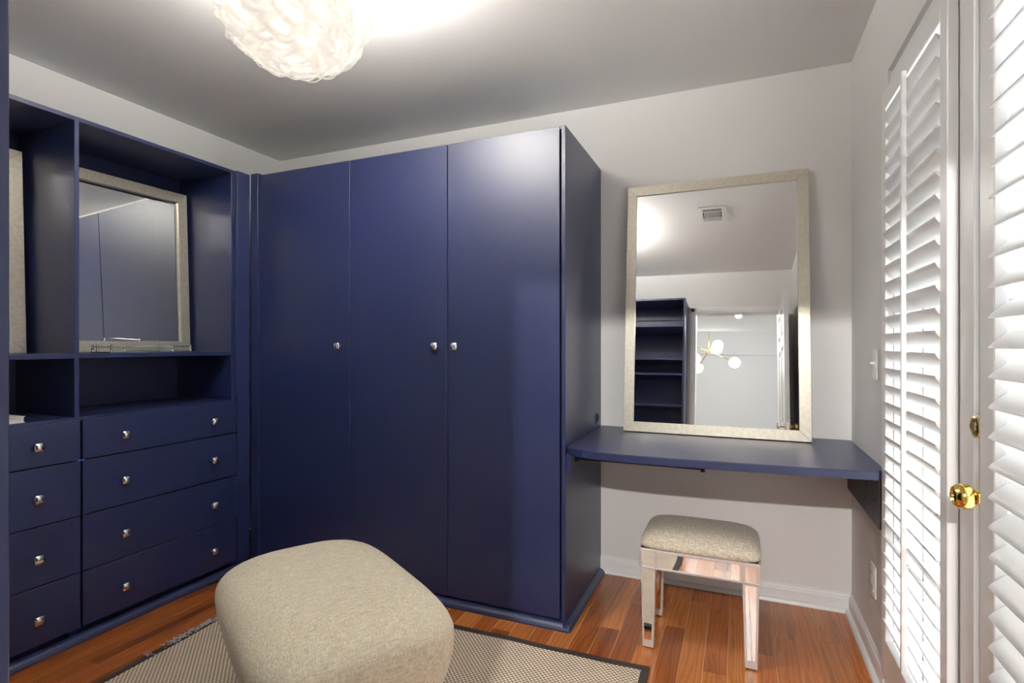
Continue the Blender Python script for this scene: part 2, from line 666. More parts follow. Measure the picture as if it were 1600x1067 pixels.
# screw hole left in the far leaf
bm = bmesh.new()
lathe(bm, [(0.0055, 0), (0.0075, 0), (0.0075, 0.0012), (0.0055, 0.0012), (0.0055, 0)], Matrix.Translation((0.470, 1.575, 1.100)) @ Matrix.Rotation(-PI / 2, 4, 'Y'), 16)
h = obj('hole_rim', bm, M_trim, g1, smooth=True)
bm = bmesh.new()
lathe(bm, [(0, 0), (0.0055, 0), (0.0055, 0.0006), (0, 0.0006)], Matrix.Translation((0.470, 1.575, 1.100)) @ Matrix.Rotation(-PI / 2, 4, 'Y'), 16)
obj('screw_hole', bm, M_vent, g1)
# knob and deadbolt
KY = 1.402
bm = bmesh.new()
lathe(bm, [(0, 0), (0.033, 0), (0.033, 0.003), (0.028, 0.006), (0.014, 0.010), (0.0125, 0.022), (0.018, 0.027), (0.0255, 0.036), (0.0265, 0.046), (0.024, 0.056), (0.019, 0.062), (0.017, 0.0625), (0.014, 0.058), (0.006, 0.057), (0.005, 0.064), (0.0045, 0.067), (0, 0.068)],
      Matrix.Translation((0.478, KY, 0.872)) @ Matrix.Rotation(-PI / 2, 4, 'Y'), 32)
obj('brass_knob', bm, M_brass, g2, smooth=35)
bm = bmesh.new()
lathe(bm, [(0, 0), (0.026, 0), (0.026, 0.012), (0.023, 0.020), (0.019, 0.022), (0.018, 0.020), (0.011, 0.020), (0.010, 0.023), (0, 0.023)], Matrix.Translation((0.478, KY + 0.020, 1.016)) @ Matrix.Rotation(-PI / 2, 4, 'Y'), 28)
db = obj('deadbolt', bm, mat('aged_brass', srgb(200, 186, 140), 0.25, 1.0), g2, smooth=35)
for a in (0, PI):
    bm = bmesh.new()
    lathe(bm, [(0, 0), (0.003, 0), (0.003, 0.002), (0, 0.002)], Matrix.Translation((0.4585, KY + 0.020 + 0.0145 * math.cos(a), 1.016 + 0.0145 * math.sin(a))) @ Matrix.Rotation(-PI / 2, 4, 'Y'), 10)
    obj('screw', bm, M_vent, db)

# ---- opening lining
bm = bmesh.new()
box(bm, XR + 0.06, XR + WT, OP1 - 0.006, OP1, 0, OPH)
box(bm, XR + 0.06, XR + WT, OP0, OP0 + 0.006, 0, OPH)
box(bm, XR + 0.052, XR + WT, OP0, OP1, 2.092, OPH)
struct(obj('trim_2', bm, M_trim), 'white lining of the garden door opening', 'door frame')

# ---- bedroom beyond the doorway (seen in the desk mirror)
BY = -5.25
struct(bxo('floor', M_carpet, None, -2.9, 2.2, BY, YF - 0.12, -0.05, 0.0), 'beige carpet of the bedroom beyond the doorway', 'floor')
M_bwall = mat('bedroom_paint', srgb(232, 233, 235), 0.8)
bm = bmesh.new()
box(bm, -3.0, -2.9, BY, YF - 0.12, 0, 3.1)
struct(obj('wall_bedroom_left', bm, M_bwall), 'white bedroom wall beyond the doorway, side by the dressing room shelves', 'wall')
bm = bmesh.new()
box(bm, 2.2, 2.3, BY, -3.6, 0, 3.1)
box(bm, 2.2, 2.3, -1.2, YF - 0.12, 0, 3.1)
box(bm, 2.2, 2.3, -3.6, -1.2, 0, 0.7)
box(bm, 2.2, 2.3, -3.6, -1.2, 2.15, 3.1)
struct(obj('wall_bedroom_right', bm, M_bwall), 'white bedroom wall with an added window opening', 'wall')
bm = bmesh.new()
box(bm, -2.9, 2.2, BY - 0.1, BY, 0, 3.1)
box(bm, -2.9, 2.2, BY, BY + 0.06, 2.49, 3.1)
struct(obj('wall_bedroom_back', bm, M_bwall), 'far white bedroom wall with a raised upper band', 'wall')
bm = bmesh.new()
box(bm, -3.0, -2.9, YF - 0.12, YF - 0.10, 0, 2.44)
box(bm, -3.0, XL, YF - 0.125, YF - 0.12, 0, 2.44)
box(bm, XR + WT, 2.3, YF - 0.125, YF - 0.12, 0, 2.44)
struct(obj('wall_bedroom_front', bm, M_bwall), 'bedroom side of the doorway wall', 'wall')
bm = bmesh.new()
box(bm, -3.0, 2.3, -2.88, YF - 0.12, 2.44, 3.1)
box(bm, -3.0, 2.3, BY, -2.88, 3.0, 3.1)
struct(obj('ceiling', bm, M_bwall), 'white bedroom ceiling with a raised tray', 'ceiling')
w = thing('added_window_1', 'added white bedroom window out of view, letting daylight in', 'window', (2.25, -2.4, 0.7))  # unseen window, added so daylight brightens the bedroom walls
w['kind'] = 'structure'
bm = bmesh.new()
box(bm, 2.21, 2.29, -3.6, -3.54, 0.7, 2.15); box(bm, 2.21, 2.29, -1.26, -1.2, 0.7, 2.15)
box(bm, 2.21, 2.29, -3.54, -1.26, 0.7, 0.76); box(bm, 2.21, 2.29, -3.54, -1.26, 2.09, 2.15)
box(bm, 2.23, 2.27, -2.42, -2.38, 0.76, 2.09)
obj('window_frame', bm, M_trim, w)
for (a, b) in ((-3.54, -2.42), (-2.38, -1.26)):
    bxo('glass_pane', M_glass, w, 2.248, 2.252, a, b, 0.76, 2.09)
struct(bxo('ground', M_ground, None, XR + WT, 9.0, -9, 9, -0.12, -0.06), 'pale patio outside the garden doors', 'ground')

# ================================================================== DRAWER UNIT (left wall)
XF = -2.437           # drawer fronts
XC = -2.452           # carcass front edge
XBK = -2.862          # inner face of the back panel
U = thing('drawer_unit', 'navy built-in unit with drawers and open shelves along the left wall', 'built-in cabinet', (-2.66, 1.3, 0))
Y0, Y1a, Y1b, Y2a, Y2b = 0.585, 1.311, 1.328, 2.036, 2.060
YL = 0.603
def part(name, *a, m=M_blue, p=U, bev=0.0012):
    return bxo(name, m, p, *a, bev=bev)
part('side_panel', XL, XC, Y0, YL, 0.05, TOP)
part('divider_panel', XL, XC + 0.002, Y1a, Y1b, 0.05, TOP)
part('side_panel', XL, XC, Y2a, Y2b, 0.05, TOP)
part('top_panel', XL, XC + 0.001, YL, Y1a, TOP - 0.018, TOP)
part('top_panel', XL, XC + 0.001, Y1b, Y2a, TOP - 0.018, TOP)
part('back_panel', XL, XBK, YL, Y1a, 0.05, TOP - 0.018)
part('back_panel', XL, XBK, Y1b, Y2a, 0.05, TOP - 0.018)
for a, b in ((YL, Y1a), (Y1b, Y2a)):
    part('hanging_rail', XBK, XBK + 0.018, a, b, 2.005, TOP - 0.018)
    part('shelf', XBK, XC + 0.001, a, b, 1.131, 1.150)
    part('counter', XBK, XC + 0.004, a, b, 0.876, 0.895)
    part('bottom_panel', XBK, XC, a, b, 0.052, 0.070)
part('filler_strip', XC - 0.02, XF, Y2b, 2.140, 0.035, TOP)
part('plinth', XC - 0.06, XC - 0.035, Y0, 2.14, 0.0, 0.052, bev=0)
part('plinth_foot', XC - 0.035, XC - 0.004, Y1a - 0.018, Y1b, 0.0, 0.05, bev=0)
part('plinth_foot', XC - 0.035, XC - 0.004, Y2a, Y2b, 0.0, 0.05, bev=0)
sprof = [(0, 0), (0.034, 0), (0.034, 0.006), (0.028, 0.016), (0.019, 0.023), (0.012, 0.026), (0, 0.028)]
bm = bmesh.new(); extr(bm, [(XF - 0.006 + a, z) for a, z in sprof], 'y', Y0, 2.12)
obj('shoe_moulding', bm, M_blue, U)
# holes for shelf pins
def holes(name, parent, plane, val, us, z0, z1, dz, sgn, r=0.0028):
    bm = bmesh.new()
    for u in us:
        z = z0
        while z < z1:
            if plane == 'y':
                Mx = Matrix.Translation((u, val, z)) @ Matrix.Rotation(PI / 2 * (1 if sgn < 0 else -1), 4, 'X')
            else:
                Mx = Matrix.Translation((val, u, z)) @ Matrix.Rotation(PI / 2 * sgn, 4, 'Y')
            lathe(bm, [(r, 0.0004), (0, 0.0004)], Mx, 6)
            z += dz
    o = obj(name, bm, M_dark, parent)
    o['kind'] = 'stuff'
    return o
for (val, sgn) in ((Y2a, -1), (Y1a, -1), (Y1b, 1), (YL, 1)):
    holes('shelf_pin_holes', U, 'y', val, (XC - 0.020, XBK + 0.04), 1.20, 2.02, 0.032, sgn)
    holes('shelf_pin_holes', U, 'y', val, (XC - 0.020, XBK + 0.04), 0.93, 1.12, 0.032, sgn)
bm = bmesh.new()
for (yy, zz) in ((1.40, 2.05), (1.39, 2.035)):
    lathe(bm, [(0.004, 0.0004), (0, 0.0004)], Matrix.Translation((XBK + 0.018, yy, zz)) @ Matrix.Rotation(PI / 2, 4, 'Y'), 8)
obj('screw_heads', bm, M_dark, U)

def knob_mesh(r=0.0165):
    """square pillow knob on a round neck, axis +Z"""
    bm = bmesh.new()
    lathe(bm, [(0, 0), (0.0085, 0), (0.0075, 0.003), (0.0055, 0.006), (0.0055, 0.013), (0, 0.013)], None, 14)
    b2 = bmesh.new()
    n = 7
    def pt(i, j, top):
        a, b = -1 + 2 * i / (n - 1), -1 + 2 * j / (n - 1)
        k = 1 - 0.10 * (a * a) * (b * b)
        z = 0.012 + (0.013 + 0.0045 * (1 - a * a) * (1 - b * b)) if top else 0.012
        s = r * (1.0 if top else 0.8)
        return (a * s * k, b * s * k, z - (0.004 * max(abs(a), abs(b)) ** 6 if top else 0))
    T = [[b2.verts.new(pt(i, j, True)) for j in range(n)] for i in range(n)]
    B = [[b2.verts.new(pt(i, j, False)) for j in range(n)] for i in range(n)]
    for i in range(n - 1):
        for j in range(n - 1):
            b2.faces.new((T[i][j], T[i + 1][j], T[i + 1][j + 1], T[i][j + 1]))
            b2.faces.new((B[i][j], B[i][j + 1], B[i + 1][j + 1], B[i + 1][j]))
    for k in range(n - 1):
        b2.faces.new((T[0][k], T[0][k + 1], B[0][k + 1], B[0][k]))
        b2.faces.new((T[n - 1][k], B[n - 1][k], B[n - 1][k + 1], T[n - 1][k + 1]))
        b2.faces.new((T[k][0], B[k][0], B[k + 1][0], T[k + 1][0]))
        b2.faces.new((T[k][n - 1], T[k + 1][n - 1], B[k + 1][n - 1], B[k][n - 1]))
    bmesh.ops.recalc_face_normals(b2, faces=b2.faces)
    merge(bm, b2)
    me = bpy.data.meshes.new('knob')
    bm.to_mesh(me); bm.free()
    me.materials.append(M_chrome)
    for p in me.polygons:
        p.use_smooth = True
    me.set_sharp_from_angle(angle=math.radians(45))
    return me
KM = knob_mesh()
def knob(parent, wloc, rot):
    o = bpy.data.objects.new('knob', KM)
    C.objects.link(o)
    o.parent = parent
    off = parent.location + (parent.parent.location if parent.parent else Vector((0, 0, 0)))
    o.location = Vector(wloc) - off
    o.rotation_euler = rot
    return o

zd = [(0.724, 0.883), (0.501, 0.719), (0.274, 0.496), (0.050, 0.269)]
kz = [0.800, 0.605, 0.378, 0.149]
for (ya, yb, kys) in ((1.3345, 2.056, (1.491, 1.917)), (0.590, 1.3255, (0.745, 1.179))):
    for (za, zb), k in zip(zd, kz):
        d = bxo('drawer', M_blue, U, XC + 0.001, XF, ya, yb, za, zb, bev=0.0012)
        for ky in kys:
            knob(d, (XF, ky, k), (0, PI / 2, 0))
# near-black blocks: shade of the hollow behind the fronts, put into the colour
bxo('hollow_shade', M_dark, U, XBK + 0.05, XC - 0.012, YL + 0.004, Y1a - 0.004, 0.075, 0.870)
bxo('hollow_shade', M_dark, U, XBK + 0.05, XC - 0.012, Y1b + 0.004, Y2a - 0.004, 0.075, 0.870)

# ================================================================== WARDROBE
Wd = thing('wardrobe', 'tall navy three-door wardrobe between the drawer unit and desk', 'wardrobe', (-1.55, 2.47, 0))
YW = 2.158
WX0, WX1 = -2.437, -0.664
def wpart(name, *a, m=M_blue, bev=0.0012):
    return bxo(name, m, Wd, *a, bev=bev)
wpart('side_panel', WX1 - 0.018, WX1, YW, YB, 0.0, TOP)
wpart('side_panel', WX0, WX0 + 0.018, YW + 0.022, YB, 0.0, TOP)
wpart('top_panel', WX0 + 0.018, WX1 - 0.018, YW + 0.022, YB, TOP - 0.020, TOP - 0.001)
wpart('top_rail', WX1 - 0.045, WX1 - 0.018, YW + 0.004, YW + 0.022, TOP - 0.014, TOP)
wpart('back_panel', WX0 + 0.018, WX1 - 0.018, YB - 0.012, YB, 0.03, TOP - 0.02)
wpart('filler_strip', WX0, -2.386, YW - 0.012, YW + 0.02, 0.0, TOP + 0.006)
wpart('plinth', WX0, WX1 - 0.018, YW + 0.03, YW + 0.05, 0.0, 0.06, m=M_blue, bev=0)
for a in (-1.778, -1.226):
    wpart('partition_panel', a - 0.009, a + 0.009, YW + 0.025, YB - 0.012, 0.03, TOP - 0.02)
dd = [(-2.383, -1.780, -1.846), (-1.776, -1.228, -1.287), (-1.224, -0.690, -1.184)]
for a, b, kx in dd:
    d = bxo('wardrobe_door', M_blue, Wd, a, b, YW, YW + 0.019, 0.036, TOP - 0.002, bev=0.0012)
    knob(d, (kx, YW, 1.1785), (PI / 2, 0, 0))
bm = bmesh.new(); extr(bm, [(YW + 0.006 - a, z) for a, z in sprof], 'x', -2.40, WX1 + 0.022)
extr(bm, [(WX1 - 0.006 + a, z) for a, z in sprof], 'y', YW - 0.022, YB - 0.03)
obj('shoe_moulding', bm, M_blue, Wd)
# cable grommet
bm = bmesh.new()
lathe(bm, [(0.020, 0.0005), (0.024, 0.004), (0.030, 0.004), (0.033, 0.0), ], Matrix.Translation((WX1, 2.700, 0.812)) @ Matrix.Rotation(PI / 2, 4, 'Y'), 28)
gr = obj('grommet_ring', bm, M_blue, Wd, smooth=True)
bm = bmesh.new()
lathe(bm, [(0.0205, 0.0006), (0, 0.0006)], Matrix.Translation((WX1, 2.700, 0.812)) @ Matrix.Rotation(PI / 2, 4, 'Y'), 24)
obj('grommet_hole', bm, M_dark, Wd)

# ================================================================== BOOKCASE (front wall, beside the doorway)
Bk = thing('bookcase', 'navy open bookcase beside the bedroom doorway', 'bookcase', (-0.92, 0.03, 0))
BX0, BX1, BYF = -1.40, -0.455, 0.205
def bpart(name, *a, m=M_blue, bev=0.001):
    return bxo(name, m, Bk, *a, bev=bev)
bpart('side_panel', BX1 - 0.018, BX1, YF, BYF, 0.0, TOP)
bpart('side_panel', BX0, BX0 + 0.018, YF, BYF, 0.0, TOP)
bpart('top_panel', BX0 + 0.018, BX1 - 0.018, YF, BYF, TOP - 0.018, TOP)
bpart('back_panel', BX0 + 0.018, BX1 - 0.018, YF, YF + 0.012, 0.05, TOP - 0.018)
bpart('hanging_rail', BX0 + 0.018, BX1 - 0.018, YF + 0.012, YF + 0.03, 1.96, TOP - 0.018)
for z in (1.845, 1.528, 1.387, 1.098, 0.80, 0.45, 0.07):
    bpart('shelf', BX0 + 0.018, BX1 - 0.018, YF + 0.012, BYF - 0.002, z - 0.018, z)
bpart('plinth', BX0 + 0.018, BX1 - 0.018, BYF - 0.05, BYF - 0.035, 0.0, 0.052)

# ================================================================== DESK
Dk = thing('desk', 'wall-mounted navy desk shelf spanning wardrobe to corner', 'desk', (-0.1, 2.45, 0.732))
DZ = 0.762
front = [(-0.662, 2.185), (-0.655, 2.158), (-0.638, 2.134), (-0.610, 2.114), (-0.575, 2.099), (-0.520, 2.087), (-0.43, 2.081), (-0.30, 2.080), (-0.05, 2.092), (0.227, 2.113), (0.434, 2.136), (0.441, 2.160), (0.463, 2.166)]
pts = front + [(0.463, YB), (-0.663, YB)]
bm = bmesh.new(); prism(bm, pts, DZ - 0.030, DZ, bev=0.0025)
obj('desk_top', bm, M_blue, Dk)
bm = bmesh.new(); box(bm, -0.6635, -0.642, 2.165, YB - 0.03, 0.660, DZ - 0.030, bev=0.001)
obj('side_cleat', bm, M_blue, Dk)
bm = bmesh.new(); box(bm, 0.448, 0.4635, 2.205, YB - 0.001, 0.548, DZ - 0.030, bev=0.001)
sb = obj('support_board', bm, M_brk, Dk)
for (yy, zz, hh) in ((2.43, 0.695, 0.006), (2.46, 0.69, 0.004), (2.41, 0.665, 0.012), (2.43, 0.60, 0.007), (2.27, 0.635, 0.006)):
    bxo('screw_hole', M_dark, sb, 0.4472, 0.448, yy - 0.005, yy + 0.005, zz - hh, zz + hh)
bm = bmesh.new()
box(bm, -0.615, -0.115, 2.128, 2.150, 0.7235, 0.732)
box(bm, -0.615, -0.600, 2.126, 2.160, 0.712, 0.732)
box(bm, -0.130, -0.115, 2.124, 2.152, 0.712, 0.732)
box(bm, -0.615, -0.115, 2.135, 2.143, 0.717, 0.7235)
obj('slide_rail', bm, M_black, Dk)

# ================================================================== MIRRORS
def mirror(name, label, w, h, fw, t, loc, rot, bevel=False, group=None):
    """local: x right, z up, front face at y=0 looking -y, bottom edge at z=0, centred on x"""
    R = thing(name, label, 'mirror', loc, 0, group)
    R.rotation_euler = rot
    hw = w / 2
    o = [(-hw, 0), (hw, 0), (hw, h), (-hw, h)]
    i = [(-hw + fw, fw), (hw - fw, fw), (hw - fw, h - fw), (-hw + fw, h - fw)]
    for k in range(4):
        a, b = o[k], o[(k + 1) % 4]
        c, d = i[(k + 1) % 4], i[k]
        g = 0.0004
        bm = bmesh.new()
        prof2 = [a, b, c, d]
        F = [bm.verts.new((x, 0.0, z)) for x, z in prof2]
        Bv = [bm.verts.new((x, t, z)) for x, z in prof2]
        bm.faces.new(F); bm.faces.new(Bv[::-1])
        for q in range(4):
            bm.faces.new((F[q], Bv[q], Bv[(q + 1) % 4], F[(q + 1) % 4]))
        bmesh.ops.recalc_face_normals(bm, faces=bm.faces)
        es = [e for e in bm.edges if abs(e.verts[0].co.y) < 1e-6 and abs(e.verts[1].co.y) < 1e-6]
        bmesh.ops.bevel(bm, geom=es, offset=0.0012, segments=1, affect='EDGES')
        obj('frame_rail', bm, M_frame, R, local=True)
    bm = bmesh.new()
    if bevel:
        bw = 0.016
        y0, y1 = 0.011, 0.009
        q0 = [(-hw + fw, fw), (hw - fw, fw), (hw - fw, h - fw), (-hw + fw, h - fw)]
        q1 = [(-hw + fw + bw, fw + bw), (hw - fw - bw, fw + bw), (hw - fw - bw, h - fw - bw), (-hw + fw + bw, h - fw - bw)]
        V0 = [bm.verts.new((x, y0, z)) for x, z in q0]
        V1 = [bm.verts.new((x, y1, z)) for x, z in q1]
        VB = [bm.verts.new((x, t - 0.004, z)) for x, z in q0]
        bm.faces.new(V1); bm.faces.new(VB[::-1])
        for k in range(4):
            bm.faces.new((V0[k], V0[(k + 1) % 4], V1[(k + 1) % 4], V1[k]))
            bm.faces.new((VB[k], VB[(k + 1) % 4], V0[(k + 1) % 4], V0[k]))
        bmesh.ops.recalc_face_normals(bm, faces=bm.faces)
    else:
        box(bm, -hw + fw, hw - fw, 0.007, t - 0.004, fw, h - fw)
    obj('mirror_glass', bm, M_mirror, R, local=True)
    bxo('backing_board', M_brk, R, -hw + fw, hw - fw, t - 0.004, t - 0.001, fw, h - fw, local=True)
    return R

mirror('leaning_mirror', 'large silver-framed mirror leaning on the desk against the wall', 0.811, 1.221, 0.048, 0.030,
       (-0.1125, 2.6385, DZ + 0.0032), (-math.radians(5.42), 0, 0))
# two matching mirrors in the drawer unit, facing +x
mirror('shelf_mirror', 'silver-framed mirror on the shelf behind the glass tray', 0.672, 0.845, 0.050, 0.022,
       (-2.738, 1.684, 1.1515), (-math.radians(2.1), 0, PI / 2), True)
mirror('shelf_mirror', 'silver-framed mirror leaning in the bay above the white book', 0.672, 0.845, 0.050, 0.022,
       (-2.738, 0.954, 1.1515), (-math.radians(2.3), 0, PI / 2), True)

# ================================================================== GALLERY TRAY
Tr = thing('gallery_tray', 'glass vanity tray with silver gallery rail on the shelf', 'tray', (-2.58, 1.68, 1.150))
oct_ = [(-2.492, 1.474), (-2.492, 1.748), (-2.555, 1.885), (-2.620, 1.935), (-2.672, 1.800), (-2.672, 1.640), (-2.610, 1.485), (-2.548, 1.432)]
big = [(-2.582 + (x + 2.582) * 1.06, 1.684 + (y - 1.684) * 1.04) for x, y in oct_]
bm = bmesh.new(); prism(bm, big, 1.1505, 1.1555)
obj('tray_plate', bm, M_mirror, Tr)
pp = [(0, 0), (0.006, 0), (0.006, 0.003), (0.0035, 0.006), (0.0045, 0.012), (0.0055, 0.017), (0.003, 0.021), (0.005, 0.025), (0.005, 0.029), (0.002, 0.032), (0, 0.033)]
for x, y in oct_:
    bm = bmesh.new(); lathe(bm, pp, Matrix.Translation((x, y, 1.1555)), 12)
    obj('gallery_post', bm, M_nickel, Tr, smooth=True)
for k in range(8):
    bm = bmesh.new()
    a, b = oct_[k], oct_[(k + 1) % 8]
    tube(bm, (a[0], a[1], 1.1765), (b[0], b[1], 1.1765), 0.0024, 8)
    obj('gallery_rail', bm, M_nickel, Tr, smooth=True)
gs = thing('glass_slab', 'small green-edged glass piece lying on the tray', 'glass', (-2.58, 1.66, 1.156))
bm = bmesh.new(); box(bm, -2.62, -2.53, 1.57, 1.78, 1.156, 1.161, bev=0.0008)
obj('slab', bm, M_trayglass, gs)

# book and tape
bk = thing('white_book', 'white book lying on the open counter above the drawers', 'book', (-2.53, 1.06, 0.8955))
bxo('cover', M_plastic, bk, -2.60, -2.462, 0.96, 1.155, 0.8955, 0.8985)
bxo('cover', M_plastic, bk, -2.60, -2.462, 0.96, 1.155, 0.9165, 0.9195)
bxo('spine', M_plastic, bk, -2.603, -2.600, 0.96, 1.155, 0.8955, 0.9195)
bxo('pages', mat('paper', srgb(226, 222, 212), 0.9), bk, -2.60, -2.465, 0.963, 1.152, 0.8985, 0.9165)
bm = bmesh.new(); box(bm, XF, XF + 0.0012, 1.316, 1.340, 0.7195, 0.7245)
tp = obj('tape_scrap', bm, M_tape)
tag(tp, 'tiny scrap of bright blue tape between drawers', 'tape')

# ================================================================== STOOL
St = thing('vanity_stool', 'mirrored vanity stool with beige cushion under the desk', 'stool', (-0.141, 2.305, 0))
SX0, SX1, SY0, SY1 = -0.356, 0.074, 2.144, 2.464
zA, zB = 0.312, 0.390
ap = bmesh.new()
t = 0.016
# apron boards
box(ap, SX0, SX1, SY0, SY0 + t, zA, zB, bev=0.0015)
box(ap, SX0, SX1, SY1 - t, SY1, zA, zB, bev=0.0015)
box(ap, SX0, SX0 + t, SY0 + t, SY1 - t, zA, zB, bev=0.0015)
box(ap, SX1 - t, SX1, SY0 + t, SY1 - t, zA, zB, bev=0.0015)
box(ap, SX0 + t, SX1 - t, SY0 + t, SY1 - t, zB - 0.012, zB)
apo = obj('apron', ap, M_stoolwood, St)
lw = 0.060
def mpanel(parent, axis, c, a0, a1, z0, z1, name='mirror_panel', sgn=-1):
    bm = bmesh.new()
    r, e = 0.007, 0.0016
    if axis == 'y':
        # glass strip plus raised bead border
        box(bm, a0, a1, c if sgn < 0 else c - 0.0003, c + 0.0003 if sgn < 0 else c, z0, z1)
        bmesh.ops.translate(bm, verts=bm.verts, vec=(0, sgn * 0.0006, 0))
    else:
        box(bm, c if sgn < 0 else c - 0.0003, c + 0.0003 if sgn < 0 else c, a0, a1, z0, z1)
        bmesh.ops.translate(bm, verts=bm.verts, vec=(sgn * 0.0006, 0, 0))
    obj(name, bm, M_mirror, parent)
    bm = bmesh.new()
    k = 0.0035
    for (p, q, zz0, zz1) in ((a0 - r, a1 + r, z1, z1 + r), (a0 - r, a1 + r, z0 - r, z0), (a0 - r, a0, z0, z1), (a1, a1 + r, z0, z1)):
        if axis == 'y':
            box(bm, p, q, min(c, c + sgn * k), max(c, c + sgn * k), zz0, zz1, bev=0.001)
        else:
            box(bm, min(c, c + sgn * k), max(c, c + sgn * k), p, q, zz0, zz1, bev=0.001)
    obj('bead_frame', bm, M_stoolwood, parent)
for c, s in ((SY0, -1), (SY1, 1)):
    mpanel(apo, 'y', c, SX0 + 0.011, SX0 + lw - 0.011, zA + 0.010, zB - 0.010, sgn=s)
    mpanel(apo, 'y', c, SX0 + lw + 0.009, SX1 - lw - 0.009, zA + 0.010, zB - 0.010, sgn=s)
    mpanel(apo, 'y', c, SX1 - lw + 0.011, SX1 - 0.011, zA + 0.010, zB - 0.010, sgn=s)
for c, s in ((SX0, -1), (SX1, 1)):
    mpanel(apo, 'x', c, SY0 + 0.011, SY0 + lw - 0.011, zA + 0.010, zB - 0.010, sgn=s)
    mpanel(apo, 'x', c, SY0 + lw + 0.009, SY1 - lw - 0.009, zA + 0.010, zB - 0.010, sgn=s)
    mpanel(apo, 'x', c, SY1 - lw + 0.011, SY1 - 0.011, zA + 0.010, zB - 0.010, sgn=s)
def frustum(bm, b, t, z0, z1, bev=0.0):
    """b,t = (x0,x1,y0,y1) at z0 and z1"""
    b2 = bmesh.new()
    V = []
    for (q, z) in ((b, z0), (t, z1)):
        V += [b2.verts.new((q[0], q[2], z)), b2.verts.new((q[1], q[2], z)), b2.verts.new((q[1], q[3], z)), b2.verts.new((q[0], q[3], z))]
    for f in ((3, 2, 1, 0), (4, 5, 6, 7), (0, 1, 5, 4), (1, 2, 6, 5), (2, 3, 7, 6), (3, 0, 4, 7)):
        b2.faces.new([V[i] for i in f])
    bmesh.ops.recalc_face_normals(b2, faces=b2.faces)
    if bev:
        bmesh.ops.bevel(b2, geom=list(b2.edges), offset=bev, segments=1, affect='EDGES')
    merge(bm, b2)
lt, lb = 0.056, 0.043
for sx in (0, 1):
    for sy in (0, 1):
        X0 = SX0 + 0.003 if sx == 0 else SX1 - 0.003 - lt
        Yy0 = SY0 + 0.003 if sy == 0 else SY1 - 0.003 - lt
        top = (X0, X0 + lt, Yy0, Yy0 + lt)
        bx = X0 + (0.006 if sx == 0 else lt - lb - 0.006)
        by = Yy0 + (0.001 if sy == 0 else lt - lb - 0.001)
        bot = (bx, bx + lb, by, by + lb)
        bm = bmesh.new(); frustum(bm, bot, top, 0.004, zA, bev=0.002)
        lg = obj('leg', bm, M_stoolwood, St)
        bm = bmesh.new(); box(bm, bx + 0.006, bx + lb - 0.006, by + 0.006, by + lb - 0.006, 0.0, 0.005)
        obj('foot_glide', bm, M_dark, lg)
        # mirror strips on the four sides, following the taper
        def lerp(z):
            k = (z - 0.004) / (zA - 0.004)
            return [bot[i] + (top[i] - bot[i]) * k for i in range(4)]
        z0, z1 = 0.034, zA - 0.006
        q0, q1 = lerp(z0), lerp(z1)
        ins, e = 0.0085, 0.0007
        faces = [
            [(q0[0] + ins, q0[2] - e, z0), (q0[1] - ins, q0[2] - e, z0), (q1[1] - ins, q1[2] - e, z1), (q1[0] + ins, q1[2] - e, z1)],
            [(q0[1] - ins, q0[3] + e, z0), (q0[0] + ins, q0[3] + e, z0), (q1[0] + ins, q1[3] + e, z1), (q1[1] - ins, q1[3] + e, z1)],
            [(q0[0] - e, q0[3] - ins, z0), (q0[0] - e, q0[2] + ins, z0), (q1[0] - e, q1[2] + ins, z1), (q1[0] - e, q1[3] - ins, z1)],
            [(q0[1] + e, q0[2] + ins, z0), (q0[1] + e, q0[3] - ins, z0), (q1[1] + e, q1[3] - ins, z1), (q1[1] + e, q1[2] + ins, z1)],
        ]
        for F in faces:
            bm = bmesh.new()
            n = (Vector(F[1]) - Vector(F[0])).cross(Vector(F[3]) - Vector(F[0])).normalized()
            A = [bm.verts.new(v) for v in F]
            B = [bm.verts.new(Vector(v) - n * 0.0006) for v in F]
            bm.faces.new(A); bm.faces.new(B[::-1])
            for i in range(4):
                bm.faces.new((A[i], B[i], B[(i + 1) % 4], A[(i + 1) % 4]))
            bmesh.ops.recalc_face_normals(bm, faces=bm.faces)
            obj('mirror_strip', bm, M_mirror, lg)

def cushion(hx, hy, rings, nexp=5.0, seg=64):
    """rings: list of (z, inset) ; superellipse plan"""
    bm = bmesh.new()
    R = []
    for z, ins, ne in rings:
        ring = []
        for i in range(seg):
            a = 2 * PI * i / seg
            c, s = math.cos(a), math.sin(a)
            k = (abs(c) ** ne + abs(s) ** ne) ** (-1.0 / ne)
            ring.append(bm.verts.new(((hx - ins) * c * k, (hy - ins) * s * k, z)))
        R.append(ring)
    for a, b in zip(R, R[1:]):
        for i in range(seg):
            j = (i + 1) % seg
            bm.faces.new((a[i], a[j], b[j], b[i]))
    bm.faces.new(R[0][::-1])
    bm.faces.new(R[-1])
    bmesh.ops.recalc_face_normals(bm, faces=bm.faces)
    return bm
hx, hy = 0.218, 0.163
rg = [(0.391, 0.004, 9), (0.396, -0.001, 9), (0.405, -0.003, 9), (0.416, 0.0, 8), (0.428, 0.008, 7), (0.440, 0.022, 6), (0.449, 0.042, 5), (0.456, 0.070, 4), (0.460, 0.105, 3), (0.461, 0.14, 2.5)]
bm = cushion(hx, hy, rg)
co = obj('cushion', bm, M_seat, St, smooth='all', local=True)
bm = bmesh.new()
box(bm, -0.210, 0.210, -0.155, 0.155, 0.389, 0.393)
obj('seat_board', bm, M_dark, St, local=True)

